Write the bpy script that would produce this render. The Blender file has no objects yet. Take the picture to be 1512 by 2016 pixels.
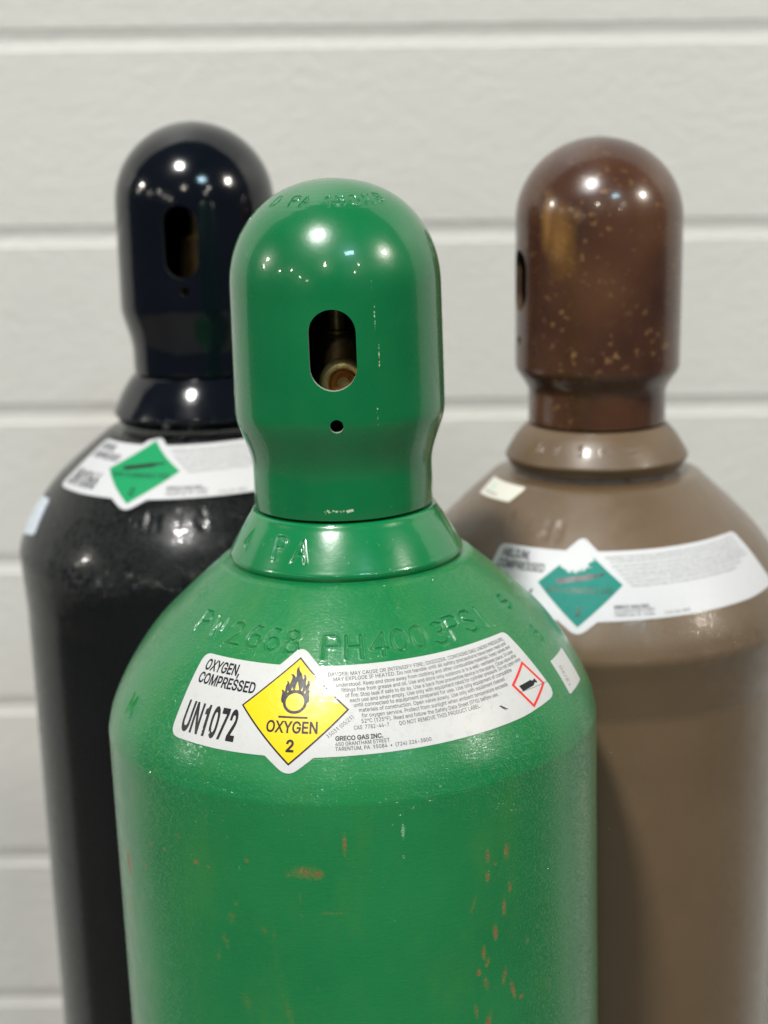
import bpy, bmesh, math, random
import numpy as np
from mathutils import Vector, Matrix, noise
from mathutils.geometry import tessellate_polygon
random.seed(7)
rng = np.random.default_rng(7)
R = math.radians
scn = bpy.context.scene
COL = scn.collection

# ------------------------------------------------------------ camera
H = 1.4247                       # height of the lens above the floor
PITCH, ROLL, LEAN = .22961, .013, .0145
cp, sp = math.cos(PITCH), math.sin(PITCH)
r0, u0, fw = Vector((1, 0, 0)), Vector((0, sp, cp)), Vector((0, cp, -sp))
cr = r0 * math.cos(ROLL) - u0 * math.sin(ROLL)
cu = u0 * math.cos(ROLL) + r0 * math.sin(ROLL)
turn = Matrix.Rotation(LEAN, 3, 'Y')
cr, cu, fw = turn @ cr, turn @ cu, turn @ fw
cam_data = bpy.data.cameras.new('camera')
cam = bpy.data.objects.new('camera', cam_data)
COL.objects.link(cam)
cam.matrix_world = Matrix(((cr.x, cu.x, -fw.x, 0), (cr.y, cu.y, -fw.y, 0), (cr.z, cu.z, -fw.z, H), (0, 0, 0, 1)))
cam_data.sensor_fit = 'VERTICAL'
cam_data.sensor_height = 36
cam_data.sensor_width = 27
cam_data.lens = 36 * 3028 / 2016
cam_data.clip_start = .05
cam_data.clip_end = 100
cam_data.dof.use_dof = True
cam_data.dof.focus_distance = .634
cam_data.dof.aperture_fstop = 6.2
scn.camera = cam
scn.view_settings.view_transform = 'Standard'
scn.view_settings.look = 'None'
scn.view_settings.exposure = 0
scn.view_settings.gamma = 1

# ------------------------------------------------------------ world: the dim hall around the lamps
w = bpy.data.worlds.new('World')
scn.world = w
w.use_nodes = True
w.node_tree.nodes['Background'].inputs[0].default_value = (.80, .90, 1.0, 1)
w.node_tree.nodes['Background'].inputs[1].default_value = .075

# ------------------------------------------------------------ lamps of the hall
def tf(x, y, z):
    """measured frame -> floor frame"""
    c, s = math.cos(LEAN), math.sin(LEAN)
    return Vector((x * c + z * s, y, -x * s + z * c + H))
CENTRE = Vector((0, .75, H - .06))
def lamp(name, d, dist, size, power, col=(1, 1, 1), size_y=None):
    d = Vector(d).normalized()
    L = bpy.data.lights.new(name, 'AREA')
    L.shape = 'RECTANGLE' if size_y else 'DISK'
    L.size = size
    if size_y:
        L.size_y = size_y
    L.energy = power
    L.color = col
    o = bpy.data.objects.new(name, L)
    COL.objects.link(o)
    o.location = CENTRE + d * dist
    o.rotation_euler = (-d).to_track_quat('-Z', 'Y').to_euler()
    return o
lamp('high_bay_lamp', (-.23, -.53, .80), 8.5, .80, 1010, (1, .98, .95))
lamp('skylight_window', (.29, -.78, .56), 7.0, 1.0, 60, (.55, .85, 1), .55)
lamp('side_lamp', (.80, -.40, .47), 6.0, .42, 170, (1, .93, .82))
lamp('side_lamp', (-.92, -.16, .35), 6.0, .30, 50, (1, .95, .85))
for d, s, p in [((-.13, -.90, .38), .22, 24), ((.46, -.82, .36), .2, 12), ((-.96, -.11, .25), .18, 8),
                ((-.69, -.67, .275), .16, 8), ((-.58, -.795, .18), .22, 7), ((.39, -.887, .245), .14, 6),
                ((.86, .157, .49), .3, 10), ((-.80, -.45, .22), .14, 6), ((-.45, -.86, .12), .3, 5)]:
    lamp('far_lamp', d, 9.0, s * 1.4, p * 1.6, (1, .93, .78))

# ------------------------------------------------------------ node helpers
def mat(name):
    m = bpy.data.materials.new(name)
    m.use_nodes = True
    nt = m.node_tree
    b = nt.nodes['Principled BSDF']
    return m, nt, b
def N(nt, t, **kw):
    n = nt.nodes.new(t)
    for k, v in kw.items():
        if k.startswith('i_'):
            key = k[2:]
            key = int(key) if key.isdigit() else key.replace('_', ' ')
            n.inputs[key].default_value = v
        else:
            setattr(n, k, v)
    return n
def noise_tex(nt, vec, scale, detail=3, rough=.5, dist=0):
    n = N(nt, 'ShaderNodeTexNoise')
    n.inputs['Scale'].default_value = scale
    n.inputs['Detail'].default_value = detail
    n.inputs['Roughness'].default_value = rough
    n.inputs['Distortion'].default_value = dist
    nt.links.new(vec, n.inputs['Vector'])
    return n.outputs['Fac']
def ramp(nt, fac, a, b, ca=(0, 0, 0, 1), cb=(1, 1, 1, 1)):
    n = N(nt, 'ShaderNodeMapRange')
    n.inputs['From Min'].default_value = a
    n.inputs['From Max'].default_value = b
    nt.links.new(fac, n.inputs['Value'])
    return n.outputs['Result']
def math_n(nt, op, a, b=None, clamp=False):
    n = N(nt, 'ShaderNodeMath', operation=op, use_clamp=clamp)
    for i, v in enumerate((a, b)):
        if v is None:
            continue
        if isinstance(v, (int, float)):
            n.inputs[i].default_value = v
        else:
            nt.links.new(v, n.inputs[i])
    return n.outputs[0]
def mix(nt, fac, a, b):
    n = N(nt, 'ShaderNodeMix', data_type='RGBA')
    for i, v in ((0, fac), (6, a), (7, b)):
        if isinstance(v, (int, float)):
            n.inputs[i].default_value = v
        elif isinstance(v, tuple):
            n.inputs[i].default_value = (*v, 1) if len(v) == 3 else v
        else:
            nt.links.new(v, n.inputs[i])
    return n.outputs[2]
def mapping(nt, vec, scale):
    n = N(nt, 'ShaderNodeMapping')
    n.inputs['Scale'].default_value = scale
    nt.links.new(vec, n.inputs['Vector'])
    return n.outputs[0]
def bump(nt, h, strength, dist, prev=None):
    n = N(nt, 'ShaderNodeBump')
    n.inputs['Strength'].default_value = strength
    n.inputs['Distance'].default_value = dist
    nt.links.new(h, n.inputs['Height'])
    if prev is not None:
        nt.links.new(prev, n.inputs['Normal'])
    return n.outputs[0]

# ------------------------------------------------------------ materials
def glossy_paint(name, base, alt, rough=.12, wear_col=None, speck=None, coat=.6, ior=1.5, haze=.03, stain=0):
    """sprayed enamel of a screw cap or neck ring"""
    m, nt, b = mat(name)
    tc = N(nt, 'ShaderNodeTexCoord').outputs['Object']
    big = noise_tex(nt, tc, 18, 3)
    col = mix(nt, ramp(nt, big, .35, .7), base, alt)
    at = N(nt, 'ShaderNodeAttribute', attribute_name='wear').outputs['Fac']
    n1 = noise_tex(nt, tc, 900, 4, .65)
    wm = ramp(nt, math_n(nt, 'ADD', at, math_n(nt, 'MULTIPLY', n1, .9)), 1.02, 1.12)
    if speck:
        # small bright fallen specks / rust freckles
        v = noise_tex(nt, tc, speck[1], 2, .5)
        big2 = ramp(nt, noise_tex(nt, tc, 30, 2), .42, .62)
        sm = math_n(nt, 'MULTIPLY', ramp(nt, v, speck[2], speck[2] + .06), big2)
        col = mix(nt, sm, col, speck[0])
    if stain:
        n3 = noise_tex(nt, tc, 45, 5, .6)
        sm2 = ramp(nt, math_n(nt, 'ADD', at, math_n(nt, 'MULTIPLY', n3, .7)), .62, 1.05)
        col = mix(nt, math_n(nt, 'MULTIPLY', sm2, stain, True), col, wear_col)
    if wear_col:
        col = mix(nt, math_n(nt, 'MINIMUM', wm, 1.0), col, wear_col)
    rn = ramp(nt, noise_tex(nt, tc, 60, 4), .3, .75)
    ro = math_n(nt, 'ADD', math_n(nt, 'MULTIPLY', rn, .08), rough)
    ro = math_n(nt, 'ADD', ro, math_n(nt, 'MULTIPLY', wm, .3), True)
    nt.links.new(col, b.inputs['Base Color'])
    nt.links.new(ro, b.inputs['Roughness'])
    b.inputs['IOR'].default_value = ior
    b.inputs['Coat Weight'].default_value = coat
    b.inputs['Coat Roughness'].default_value = haze
    w1 = bump(nt, noise_tex(nt, tc, 55, 3), .10, .0016)
    w2 = bump(nt, noise_tex(nt, tc, 420, 2), .08, .0003, w1)
    nt.links.new(w2, b.inputs['Normal'])
    nt.links.new(w2, b.inputs['Coat Normal'])
    return m
def body_paint(name, base, alt, rough=.34, rust=(.135, .066, .022), rust2=(.11, .15, .03), pale=(.35, .55, .42), bmp=1.0, spec=.5, blotch=None, coat=.7, glint=2.1, gs=720, swell=.15, low=.45, thr=(.50, .72), cro=.05):
    """brushed shop paint of a cylinder body, with rust and scuffs where the 'rust' and 'scuff' attributes lie"""
    m, nt, b = mat(name)
    tc = N(nt, 'ShaderNodeTexCoord').outputs['Object']
    uv = N(nt, 'ShaderNodeUVMap', uv_map='wrap').outputs[0]      # (arc in m, distance down the profile in m)
    big = noise_tex(nt, tc, 9, 4, .6)
    col = mix(nt, ramp(nt, big, .35, .68), base, alt)
    fine = ramp(nt, noise_tex(nt, mapping(nt, uv, (400, 900, 1)), 1.0, 3, .6), .35, .75)
    col = mix(nt, math_n(nt, 'MULTIPLY', fine, .22), col, alt)
    if blotch:
        bl = ramp(nt, noise_tex(nt, mapping(nt, uv, (38, 13, 1)), 1, 5, .7), .48, .76)
        col = mix(nt, math_n(nt, 'MULTIPLY', bl, .55), col, blotch)
    at = N(nt, 'ShaderNodeAttribute', attribute_name='rust').outputs['Fac']
    n1 = noise_tex(nt, mapping(nt, uv, (1000, 560, 1)), 1, 5, .75)
    rm = ramp(nt, math_n(nt, 'ADD', at, math_n(nt, 'MULTIPLY', n1, 1.5)), 1.27, 1.40)
    halo = math_n(nt, 'MULTIPLY', ramp(nt, math_n(nt, 'ADD', at, math_n(nt, 'MULTIPLY', n1, 1.2)), .84, 1.2), .65)
    col = mix(nt, halo, col, rust2)
    rc = mix(nt, ramp(nt, noise_tex(nt, tc, 1400, 2), .4, .65), rust, (rust[0] * 1.6, rust[1] * 2.3, rust[2] * 3.0))
    col = mix(nt, rm, col, rc)
    sc = N(nt, 'ShaderNodeAttribute', attribute_name='scuff').outputs['Fac']
    n2 = noise_tex(nt, mapping(nt, uv, (900, 2200, 1)), 1, 3, .7)
    sm = ramp(nt, math_n(nt, 'ADD', sc, math_n(nt, 'MULTIPLY', n2, .9)), .98, 1.15)
    col = mix(nt, math_n(nt, 'MULTIPLY', sm, .8), col, pale)
    nt.links.new(col, b.inputs['Base Color'])
    ro = math_n(nt, 'ADD', math_n(nt, 'MULTIPLY', ramp(nt, noise_tex(nt, tc, 120, 3), .3, .7), .10), rough)
    ro = math_n(nt, 'ADD', ro, math_n(nt, 'MULTIPLY', rm, .35), True)
    nt.links.new(ro, b.inputs['Roughness'])
    b.inputs['Specular IOR Level'].default_value = spec
    # brush strokes run round the body; orange peel over them
    s1 = noise_tex(nt, mapping(nt, uv, (260, 1100, 1)), 1, 3, .6, .6)
    n = bump(nt, s1, .6 * bmp, .00026)
    s2 = noise_tex(nt, tc, 1100, 2, .6)
    n = bump(nt, s2, .5 * bmp, .00012, n)
    s3 = noise_tex(nt, tc, 40, 3)
    n = bump(nt, s3, swell * bmp, .0014, n)
    n = bump(nt, rm, .5, -.0001, n)
    nt.links.new(n, b.inputs['Normal'])
    # the glossy top of the coarse paint: its fine grains glint where a lamp mirrors in them
    su = N(nt, 'ShaderNodeSeparateXYZ')
    nt.links.new(uv, su.inputs[0])
    gh = math_n(nt, 'ADD', math_n(nt, 'MULTIPLY', ramp(nt, math_n(nt, 'ADD', su.outputs[1], math_n(nt, 'MULTIPLY', big, .03)), .128, .098), 1 - low), low)   # coarse on the shoulder, finer on the barrel
    gl = bump(nt, ramp(nt, noise_tex(nt, tc, gs, 2, .6), thr[0], thr[1]), 1.0, .00030 * glint, n)
    nt.links.new(gh, gl.node.inputs['Strength'])
    b.inputs['Coat Weight'].default_value = coat
    b.inputs['Coat Roughness'].default_value = cro
    nt.links.new(gl, b.inputs['Coat Normal'])
    return m
GREEN, GREEN2 = (.006, .215, .072), (.012, .262, .090)
M = {}
M['green_body'] = body_paint('green_shop_paint', (.001, .138, .037), (.010, .176, .051), rough=.28, bmp=1.0, spec=.25, blotch=(.035, .17, .035))
M['green_cap'] = glossy_paint('green_cap_enamel', (.000, .115, .033), (.002, .138, .042), wear_col=(.45, .50, .34), rough=.24, haze=.05)
M['green_ring'] = glossy_paint('green_ring_enamel', (.001, .145, .042), (.003, .165, .049), wear_col=(.55, .55, .30), rough=.20, haze=.04, speck=((.25, .48, .22), 420, .73))
M['black_body'] = body_paint('black_shop_paint', (.0022, .0030, .0036), (.004, .0055, .006), rough=.22, rust=(.03, .022, .015), rust2=(.012, .009, .008), pale=(.10, .10, .09), bmp=.2, spec=.08, cro=.10, coat=.55, glint=5.0, gs=430, swell=.04, low=.02, thr=(.44, .70))
M['black_cap'] = glossy_paint('black_cap_enamel', (.0012, .0024, .0050), (.0018, .003, .006), rough=.10, wear_col=(.35, .35, .32), haze=.02, coat=.25)
M['brown_body'] = body_paint('brown_shop_paint', (.088, .055, .027), (.112, .073, .039), rough=.38, rust=(.12, .10, .07), rust2=(.11, .08, .05), pale=(.32, .28, .23), bmp=.8)
M['brown_ring'] = glossy_paint('brown_ring_paint', (.090, .057, .029), (.115, .076, .042), rough=.42, wear_col=(.4, .37, .32), haze=.15, coat=.25)
M['brown_cap'] = glossy_paint('maroon_cap_enamel', (.034, .012, .007), (.078, .033, .015), rough=.24, wear_col=(.19, .092, .022), haze=.05, coat=.4, speck=((.16, .085, .035), 230, .605), stain=.85)
def steel(name, c, rough, met=1.0):
    m, nt, b = mat(name)
    tc = N(nt, 'ShaderNodeTexCoord').outputs['Object']
    nt.links.new(mix(nt, ramp(nt, noise_tex(nt, tc, 300, 4), .3, .7), c, tuple(v * .62 for v in c)), b.inputs['Base Color'])
    b.inputs['Metallic'].default_value = met
    b.inputs['Roughness'].default_value = rough
    nt.links.new(bump(nt, noise_tex(nt, tc, 1500, 2), .3, .0002), b.inputs['Normal'])
    return m
M['brass'] = steel('brass', (.78, .60, .25), .40, .65)
M['dull_brass'] = steel('tarnished_brass', (.20, .14, .06), .5, .6)
M['bronze'] = steel('bronze_plug', (.36, .15, .03), .45, .35)
M['raw_steel'] = steel('chipped_paint_edge', (.42, .52, .44), .45, .2)
M['raw_black'] = steel('black_paint_edge', (.05, .055, .06), .3, .2)
M['raw_brown'] = steel('brown_paint_edge', (.10, .06, .04), .4, .2)
def paper(name, col, rough=.42, dirt=.5, lift=None):
    m, nt, b = mat(name)
    tc = N(nt, 'ShaderNodeTexCoord').outputs['Object']
    d = ramp(nt, noise_tex(nt, tc, 260, 5, .7), .52, .78)
    d2 = ramp(nt, noise_tex(nt, tc, 1300, 3, .6), .66, .74)
    k = math_n(nt, 'MULTIPLY', math_n(nt, 'MAXIMUM', math_n(nt, 'MULTIPLY', d, .35), d2), dirt)
    b.inputs['Specular IOR Level'].default_value = .3
    c = mix(nt, k, col, (col[0] * .55, col[1] * .56, col[2] * .52))
    if lift:                      # print scraped off in chips where the 'wear' attribute lies
        at = N(nt, 'ShaderNodeAttribute', attribute_name='wear').outputs['Fac']
        n1 = noise_tex(nt, tc, 420, 5, .68)
        wm = ramp(nt, math_n(nt, 'ADD', at, math_n(nt, 'MULTIPLY', n1, 1.1)), 1.02, 1.06)
        c = mix(nt, wm, c, lift)
    nt.links.new(c, b.inputs['Base Color'])
    nt.links.new(math_n(nt, 'ADD', math_n(nt, 'MULTIPLY', d, .15), rough), b.inputs['Roughness'])
    n = bump(nt, noise_tex(nt, tc, 340, 3), .22, .0004)
    n = bump(nt, noise_tex(nt, tc, 1500, 2), .12, .0002, n)
    nt.links.new(n, b.inputs['Normal'])
    return m
WHITE = (.475, .48, .475)
M['label'] = paper('label_paper', WHITE, dirt=.8)
M['label_far'] = paper('label_paper_clean', (.48, .49, .505), dirt=.3)
M['cream'] = paper('sticker_paper', (.58, .57, .50), dirt=.3)
M['bluewhite'] = paper('sticker_film', (.48, .54, .61), rough=.25, dirt=.2)
M['yellow'] = paper('yellow_print', (.74, .50, .008), rough=.30, dirt=.35, lift=(.56, .56, .52))
M['ink'] = paper('black_ink', (.008, .009, .012), rough=.38, dirt=.2, lift=(.46, .47, .455))
M['ink_soft'] = paper('grey_ink', (.035, .035, .04), rough=.4, dirt=.2, lift=(.46, .465, .46))
M['ink_pale'] = paper('pale_ink', (.16, .165, .165), rough=.4, dirt=.2)
M['ink_green'] = paper('dark_green_ink', (.004, .06, .03), rough=.4, dirt=.2)
M['red'] = paper('red_print', (.62, .03, .025), rough=.35, dirt=.2)
M['hazard_green'] = paper('green_print', (.0, .235, .082), rough=.5, dirt=.1)
M['hazard_teal'] = paper('teal_print', (.0, .17, .135), rough=.6, dirt=.1, lift=(.50, .51, .52))
M['mint'] = paper('mint_print', (.38, .58, .48), rough=.4, dirt=.2)

def wall_material():
    m, nt, b = mat('embossed_wall_panel')
    tc = N(nt, 'ShaderNodeTexCoord').outputs['Object']
    geo = N(nt, 'ShaderNodeNewGeometry').outputs['Position']
    big = noise_tex(nt, geo, 2.2, 4, .6)
    c = mix(nt, ramp(nt, big, .3, .72), (.485, .488, .460), (.53, .528, .503))
    st = ramp(nt, noise_tex(nt, mapping(nt, geo, (14, 14, 40)), 1, 5, .7), .60, .82)
    c = mix(nt, math_n(nt, 'MULTIPLY', st, .28), c, (.40, .365, .30))
    nt.links.new(c, b.inputs['Base Color'])
    b.inputs['Roughness'].default_value = .5
    n = bump(nt, noise_tex(nt, mapping(nt, geo, (80, 80, 110)), 1, 5, .66, .4), .62, .0016)
    n = bump(nt, noise_tex(nt, geo, 330, 3), .3, .0006, n)
    nt.links.new(n, b.inputs['Normal'])
    return m
M['wall'] = wall_material()
m, nt, b = mat('wall_backing')
b.inputs['Base Color'].default_value = (.35, .35, .32, 1)
nt.links.new(bump(nt, noise_tex(nt, N(nt, 'ShaderNodeTexCoord').outputs['Object'], 60), .3, .002), b.inputs['Normal'])
M['backing'] = m
m, nt, b = mat('concrete_floor')
tc = N(nt, 'ShaderNodeTexCoord').outputs['Object']
nt.links.new(mix(nt, ramp(nt, noise_tex(nt, tc, 3, 6, .65), .3, .7), (.075, .07, .062), (.12, .112, .10)), b.inputs['Base Color'])
b.inputs['Roughness'].default_value = .55
nt.links.new(bump(nt, noise_tex(nt, tc, 120, 4), .3, .002), b.inputs['Normal'])
M['floor'] = m

# ------------------------------------------------------------ mesh helpers
def link(name, me, parent=None, **props):
    o = bpy.data.objects.new(name, me)
    COL.objects.link(o)
    if parent is not None:
        o.parent = parent
    for k, v in props.items():
        o[k] = v
    return o
def np_mesh(name, verts, quads, mats, smooth=True, uv=None, attrs=None, mat_idx=None):
    me = bpy.data.meshes.new(name)
    nv, nf = len(verts), len(quads)
    k = quads.shape[1]
    me.vertices.add(nv)
    me.vertices.foreach_set('co', verts.astype(np.float32).ravel())
    me.loops.add(nf * k)
    me.loops.foreach_set('vertex_index', quads.astype(np.int32).ravel())
    me.polygons.add(nf)
    me.polygons.foreach_set('loop_start', np.arange(0, nf * k, k, dtype=np.int32))
    me.polygons.foreach_set('loop_total', np.full(nf, k, dtype=np.int32))
    me.polygons.foreach_set('use_smooth', np.full(nf, smooth))
    if mat_idx is not None:
        me.polygons.foreach_set('material_index', mat_idx.astype(np.int32))
    me.update(calc_edges=True)
    for m_ in (mats if isinstance(mats, (list, tuple)) else [mats]):
        me.materials.append(m_)
    if uv is not None:
        l = me.uv_layers.new(name='wrap')
        l.data.foreach_set('uv', uv[quads.ravel()].astype(np.float32).ravel())
    for an, av in (attrs or {}).items():
        a = me.attributes.new(an, 'FLOAT', 'POINT')
        a.data.foreach_set('value', av.astype(np.float32))
    me.validate()
    return me

# ---- stroke letters, stamped into metal
STROKES = {
    'P': [[(0, 0), (0, 7), (3, 7), (4, 6.2), (4.2, 5.2), (4, 4.2), (3, 3.5), (0, 3.5)]],
    'W': [[(0, 7), (1, 0), (2.2, 5), (3.4, 0), (4.4, 7)]],
    'H': [[(0, 0), (0, 7)], [(4, 0), (4, 7)], [(0, 3.6), (4, 3.6)]],
    'A': [[(0, 0), (2.1, 7), (4.2, 0)], [(.8, 2.3), (3.4, 2.3)]],
    'S': [[(4, 5.8), (3.2, 6.8), (1.2, 6.9), (.2, 5.8), (.5, 4.4), (3.6, 2.9), (4.1, 1.5), (3.2, .2), (1, 0), (0, 1.2)]],
    'I': [[(.6, 0), (.6, 7)]],
    'K': [[(0, 0), (0, 7)], [(4, 7), (0, 3)], [(1.4, 4.3), (4.2, 0)]],
    'B': [[(0, 0), (0, 7), (2.8, 7), (3.7, 6.3), (3.7, 4.4), (2.8, 3.7), (0, 3.7)], [(2.8, 3.7), (4, 2.8), (4, .9), (3, 0), (0, 0)]],
    'D': [[(0, 0), (0, 7), (2.6, 7), (4, 5.2), (4, 1.8), (2.6, 0), (0, 0)]],
    '0': [[(2, 7), (.7, 6.3), (0, 4.6), (0, 2.4), (.7, .7), (2, 0), (3.3, .7), (4, 2.4), (4, 4.6), (3.3, 6.3), (2, 7)]],
    '1': [[(.6, 5.6), (2, 7), (2, 0)]],
    '2': [[(.1, 5.4), (.8, 6.7), (2.2, 7), (3.7, 6.3), (3.9, 4.8), (3, 3.3), (0, 0), (4.2, 0)]],
    '3': [[(.2, 6.2), (1.6, 7), (3.4, 6.5), (3.8, 5.2), (3, 3.9), (1.6, 3.7), (3.2, 3.4), (4.1, 2), (3.4, .5), (1.6, 0), (0, .8)]],
    '4': [[(3, 0), (3, 7), (0, 2), (4.3, 2)]],
    '5': [[(3.8, 7), (.5, 7), (.2, 4), (2, 4.5), (3.6, 3.8), (4, 2.2), (3.2, .5), (1.6, 0), (0, .8)]],
    '6': [[(3.6, 6.6), (2, 7), (.5, 5.2), (0, 2.6), (.7, .6), (2.1, 0), (3.6, .7), (4, 2.2), (3.4, 3.7), (2.1, 4.1), (.6, 3.3), (.1, 2.2)]],
    '8': [[(2, 7), (.5, 6.3), (.4, 4.7), (2, 3.8), (3.6, 2.9), (4, 1.5), (3.2, .3), (2, 0), (.8, .3), (0, 1.5), (.4, 2.9), (2, 3.8), (3.6, 4.7), (3.5, 6.3), (2, 7)]],
    'M': [[(0, 0), (.3, 7), (2.2, 2), (4.1, 7), (4.4, 0)]],
    'T': [[(0, 7), (4.2, 7)], [(2.1, 7), (2.1, 0)]],
}
def stamp_segments(chars, s_scale=1.0):
    """chars: (char, angle of left edge in deg, s of the baseline in m, height m, width scale, radius m, tilt)"""
    segs = []
    for ch, a, s, h, ws, rad, tilt in chars:
        k = h / 7
        for pl in STROKES[ch]:
            pts = []
            for x, y in pl:
                xx, yy = x * k * ws, y * k
                xr = xx * math.cos(tilt) - yy * math.sin(tilt)
                yr = xx * math.sin(tilt) + yy * math.cos(tilt)
                pts.append((R(a) * rad + xr, s - yr))
            for p, q in zip(pts[:-1], pts[1:]):
                segs.append((p, q, rad))
    return segs
def stamp_depth(phi, s, segs, depth=.0008, half=.00050, rim=.00018):
    """displacement along the normal of points (phi rad, s m)"""
    out = np.zeros_like(phi)
    if not segs:
        return out
    best = np.full(phi.shape, 1.0)
    for p, q, rad in segs:
        x = phi * rad
        lo, hi = min(p[1], q[1]) - .003, max(p[1], q[1]) + .003
        lx, hx = min(p[0], q[0]) - .003, max(p[0], q[0]) + .003
        m_ = (s > lo) & (s < hi) & (x > lx) & (x < hx)
        if not m_.any():
            continue
        px, py = x[m_] - p[0], s[m_] - p[1]
        dx, dy = q[0] - p[0], q[1] - p[1]
        t = np.clip((px * dx + py * dy) / (dx * dx + dy * dy + 1e-12), 0, 1)
        d = np.hypot(px - t * dx, py - t * dy)
        best[m_] = np.minimum(best[m_], d)
    t = np.clip((best - half * .55) / (half * .9), 0, 1)
    groove = -depth * (1 - t * t * (3 - 2 * t))
    ridge = rim * np.exp(-((best - half * 1.9) / (half * .55)) ** 2)
    return groove + ridge
def blobs(phi, s, spots, rad):
    """soft marks: (angle deg, s mm, half width mm, half height mm, strength[, skew])"""
    out = np.zeros_like(phi)
    for sp_ in spots:
        a, sm, wx, wy, st = sp_[:5]
        sk = sp_[5] if len(sp_) > 5 else 0
        x = (phi - R(a)) * rad * 1000
        y = s * 1000 - sm
        x = x - sk * y
        out = np.maximum(out, st * np.exp(-((x / wx) ** 2 + (y / wy) ** 2) * .7))
    return out

def catmull(zs, rs, n=8):
    P = np.stack([np.array(zs, float), np.array(rs, float)], 1)
    out = []
    for i in range(len(P) - 1):
        a, b_, c, d = P[max(i - 1, 0)], P[i], P[i + 1], P[min(i + 2, len(P) - 1)]
        for k in range(n):
            u = k / n
            out.append(.5 * ((2 * b_) + (-a + c) * u + (2 * a - 5 * b_ + 4 * c - d) * u * u + (-a + 3 * b_ - 3 * c + d) * u ** 3))
    out.append(P[-1])
    return np.array(out)
class Profile:
    """(z, r) polyline from the top down, addressed by the distance s along it"""
    def __init__(self, pts, zero=0):
        self.p = np.array(pts, float)
        self.s = np.concatenate([[0], np.cumsum(np.hypot(*np.diff(self.p, axis=0).T))])
        self.s -= self.s[zero]
    def at(self, s):
        z = np.interp(s, self.s, self.p[:, 0])
        r = np.interp(s, self.s, self.p[:, 1])
        e = 8e-4
        dz = np.interp(s + e, self.s, self.p[:, 0]) - np.interp(s - e, self.s, self.p[:, 0])
        dr = np.interp(s + e, self.s, self.p[:, 1]) - np.interp(s - e, self.s, self.p[:, 1])
        l = np.hypot(dz, dr) + 1e-12
        return z, r, dr / l, -dz / l         # z, r, normal z, normal r
def lathe_np(name, prof, rows, cols, mats, disp=None, attrs=None, rad=.1, dz=0.0, cap_top=False, cap_bottom=False, mat_idx=None):
    """revolve: rows = s values, cols = angles (rad, -pi..pi, 0 = towards the camera, -Y)"""
    S, PH = np.meshgrid(rows, cols, indexing='ij')
    z, r, nz, nr = prof.at(S)
    d = disp(PH, S) if disp else 0
    rr, zz = r + nr * d, z + nz * d
    V = np.stack([rr * np.sin(PH), -rr * np.cos(PH), zz + dz], -1).reshape(-1, 3)
    nr_, nc = len(rows), len(cols)
    i, j = np.meshgrid(np.arange(nr_ - 1), np.arange(nc), indexing='ij')
    j2 = (j + 1) % nc
    q = np.stack([i * nc + j, (i + 1) * nc + j, (i + 1) * nc + j2, i * nc + j2], -1).reshape(-1, 4)
    uv = np.stack([PH * rad, S], -1).reshape(-1, 2)
    at = {k: f(PH, S).ravel() for k, f in (attrs or {}).items()}
    me = np_mesh(name, V, q, mats, uv=uv, attrs=at)
    if cap_top or cap_bottom:
        bm = bmesh.new()
        bm.from_mesh(me)
        bm.verts.ensure_lookup_table()
        if cap_top:
            bm.faces.new([bm.verts[k] for k in range(nc)][::-1]).smooth = False
        if cap_bottom:
            bm.faces.new([bm.verts[(nr_ - 1) * nc + k] for k in range(nc)]).smooth = False
        bmesh.ops.recalc_face_normals(bm, faces=bm.faces)
        bm.to_mesh(me)
        bm.free()
    return me
def spaced(segments):
    out = []
    for a, b_, st in segments:
        n = max(1, int(round((b_ - a) / st)))
        out.append(np.linspace(a, b_, n, endpoint=False))
    out.append([segments[-1][1]])
    return np.concatenate(out)

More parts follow.
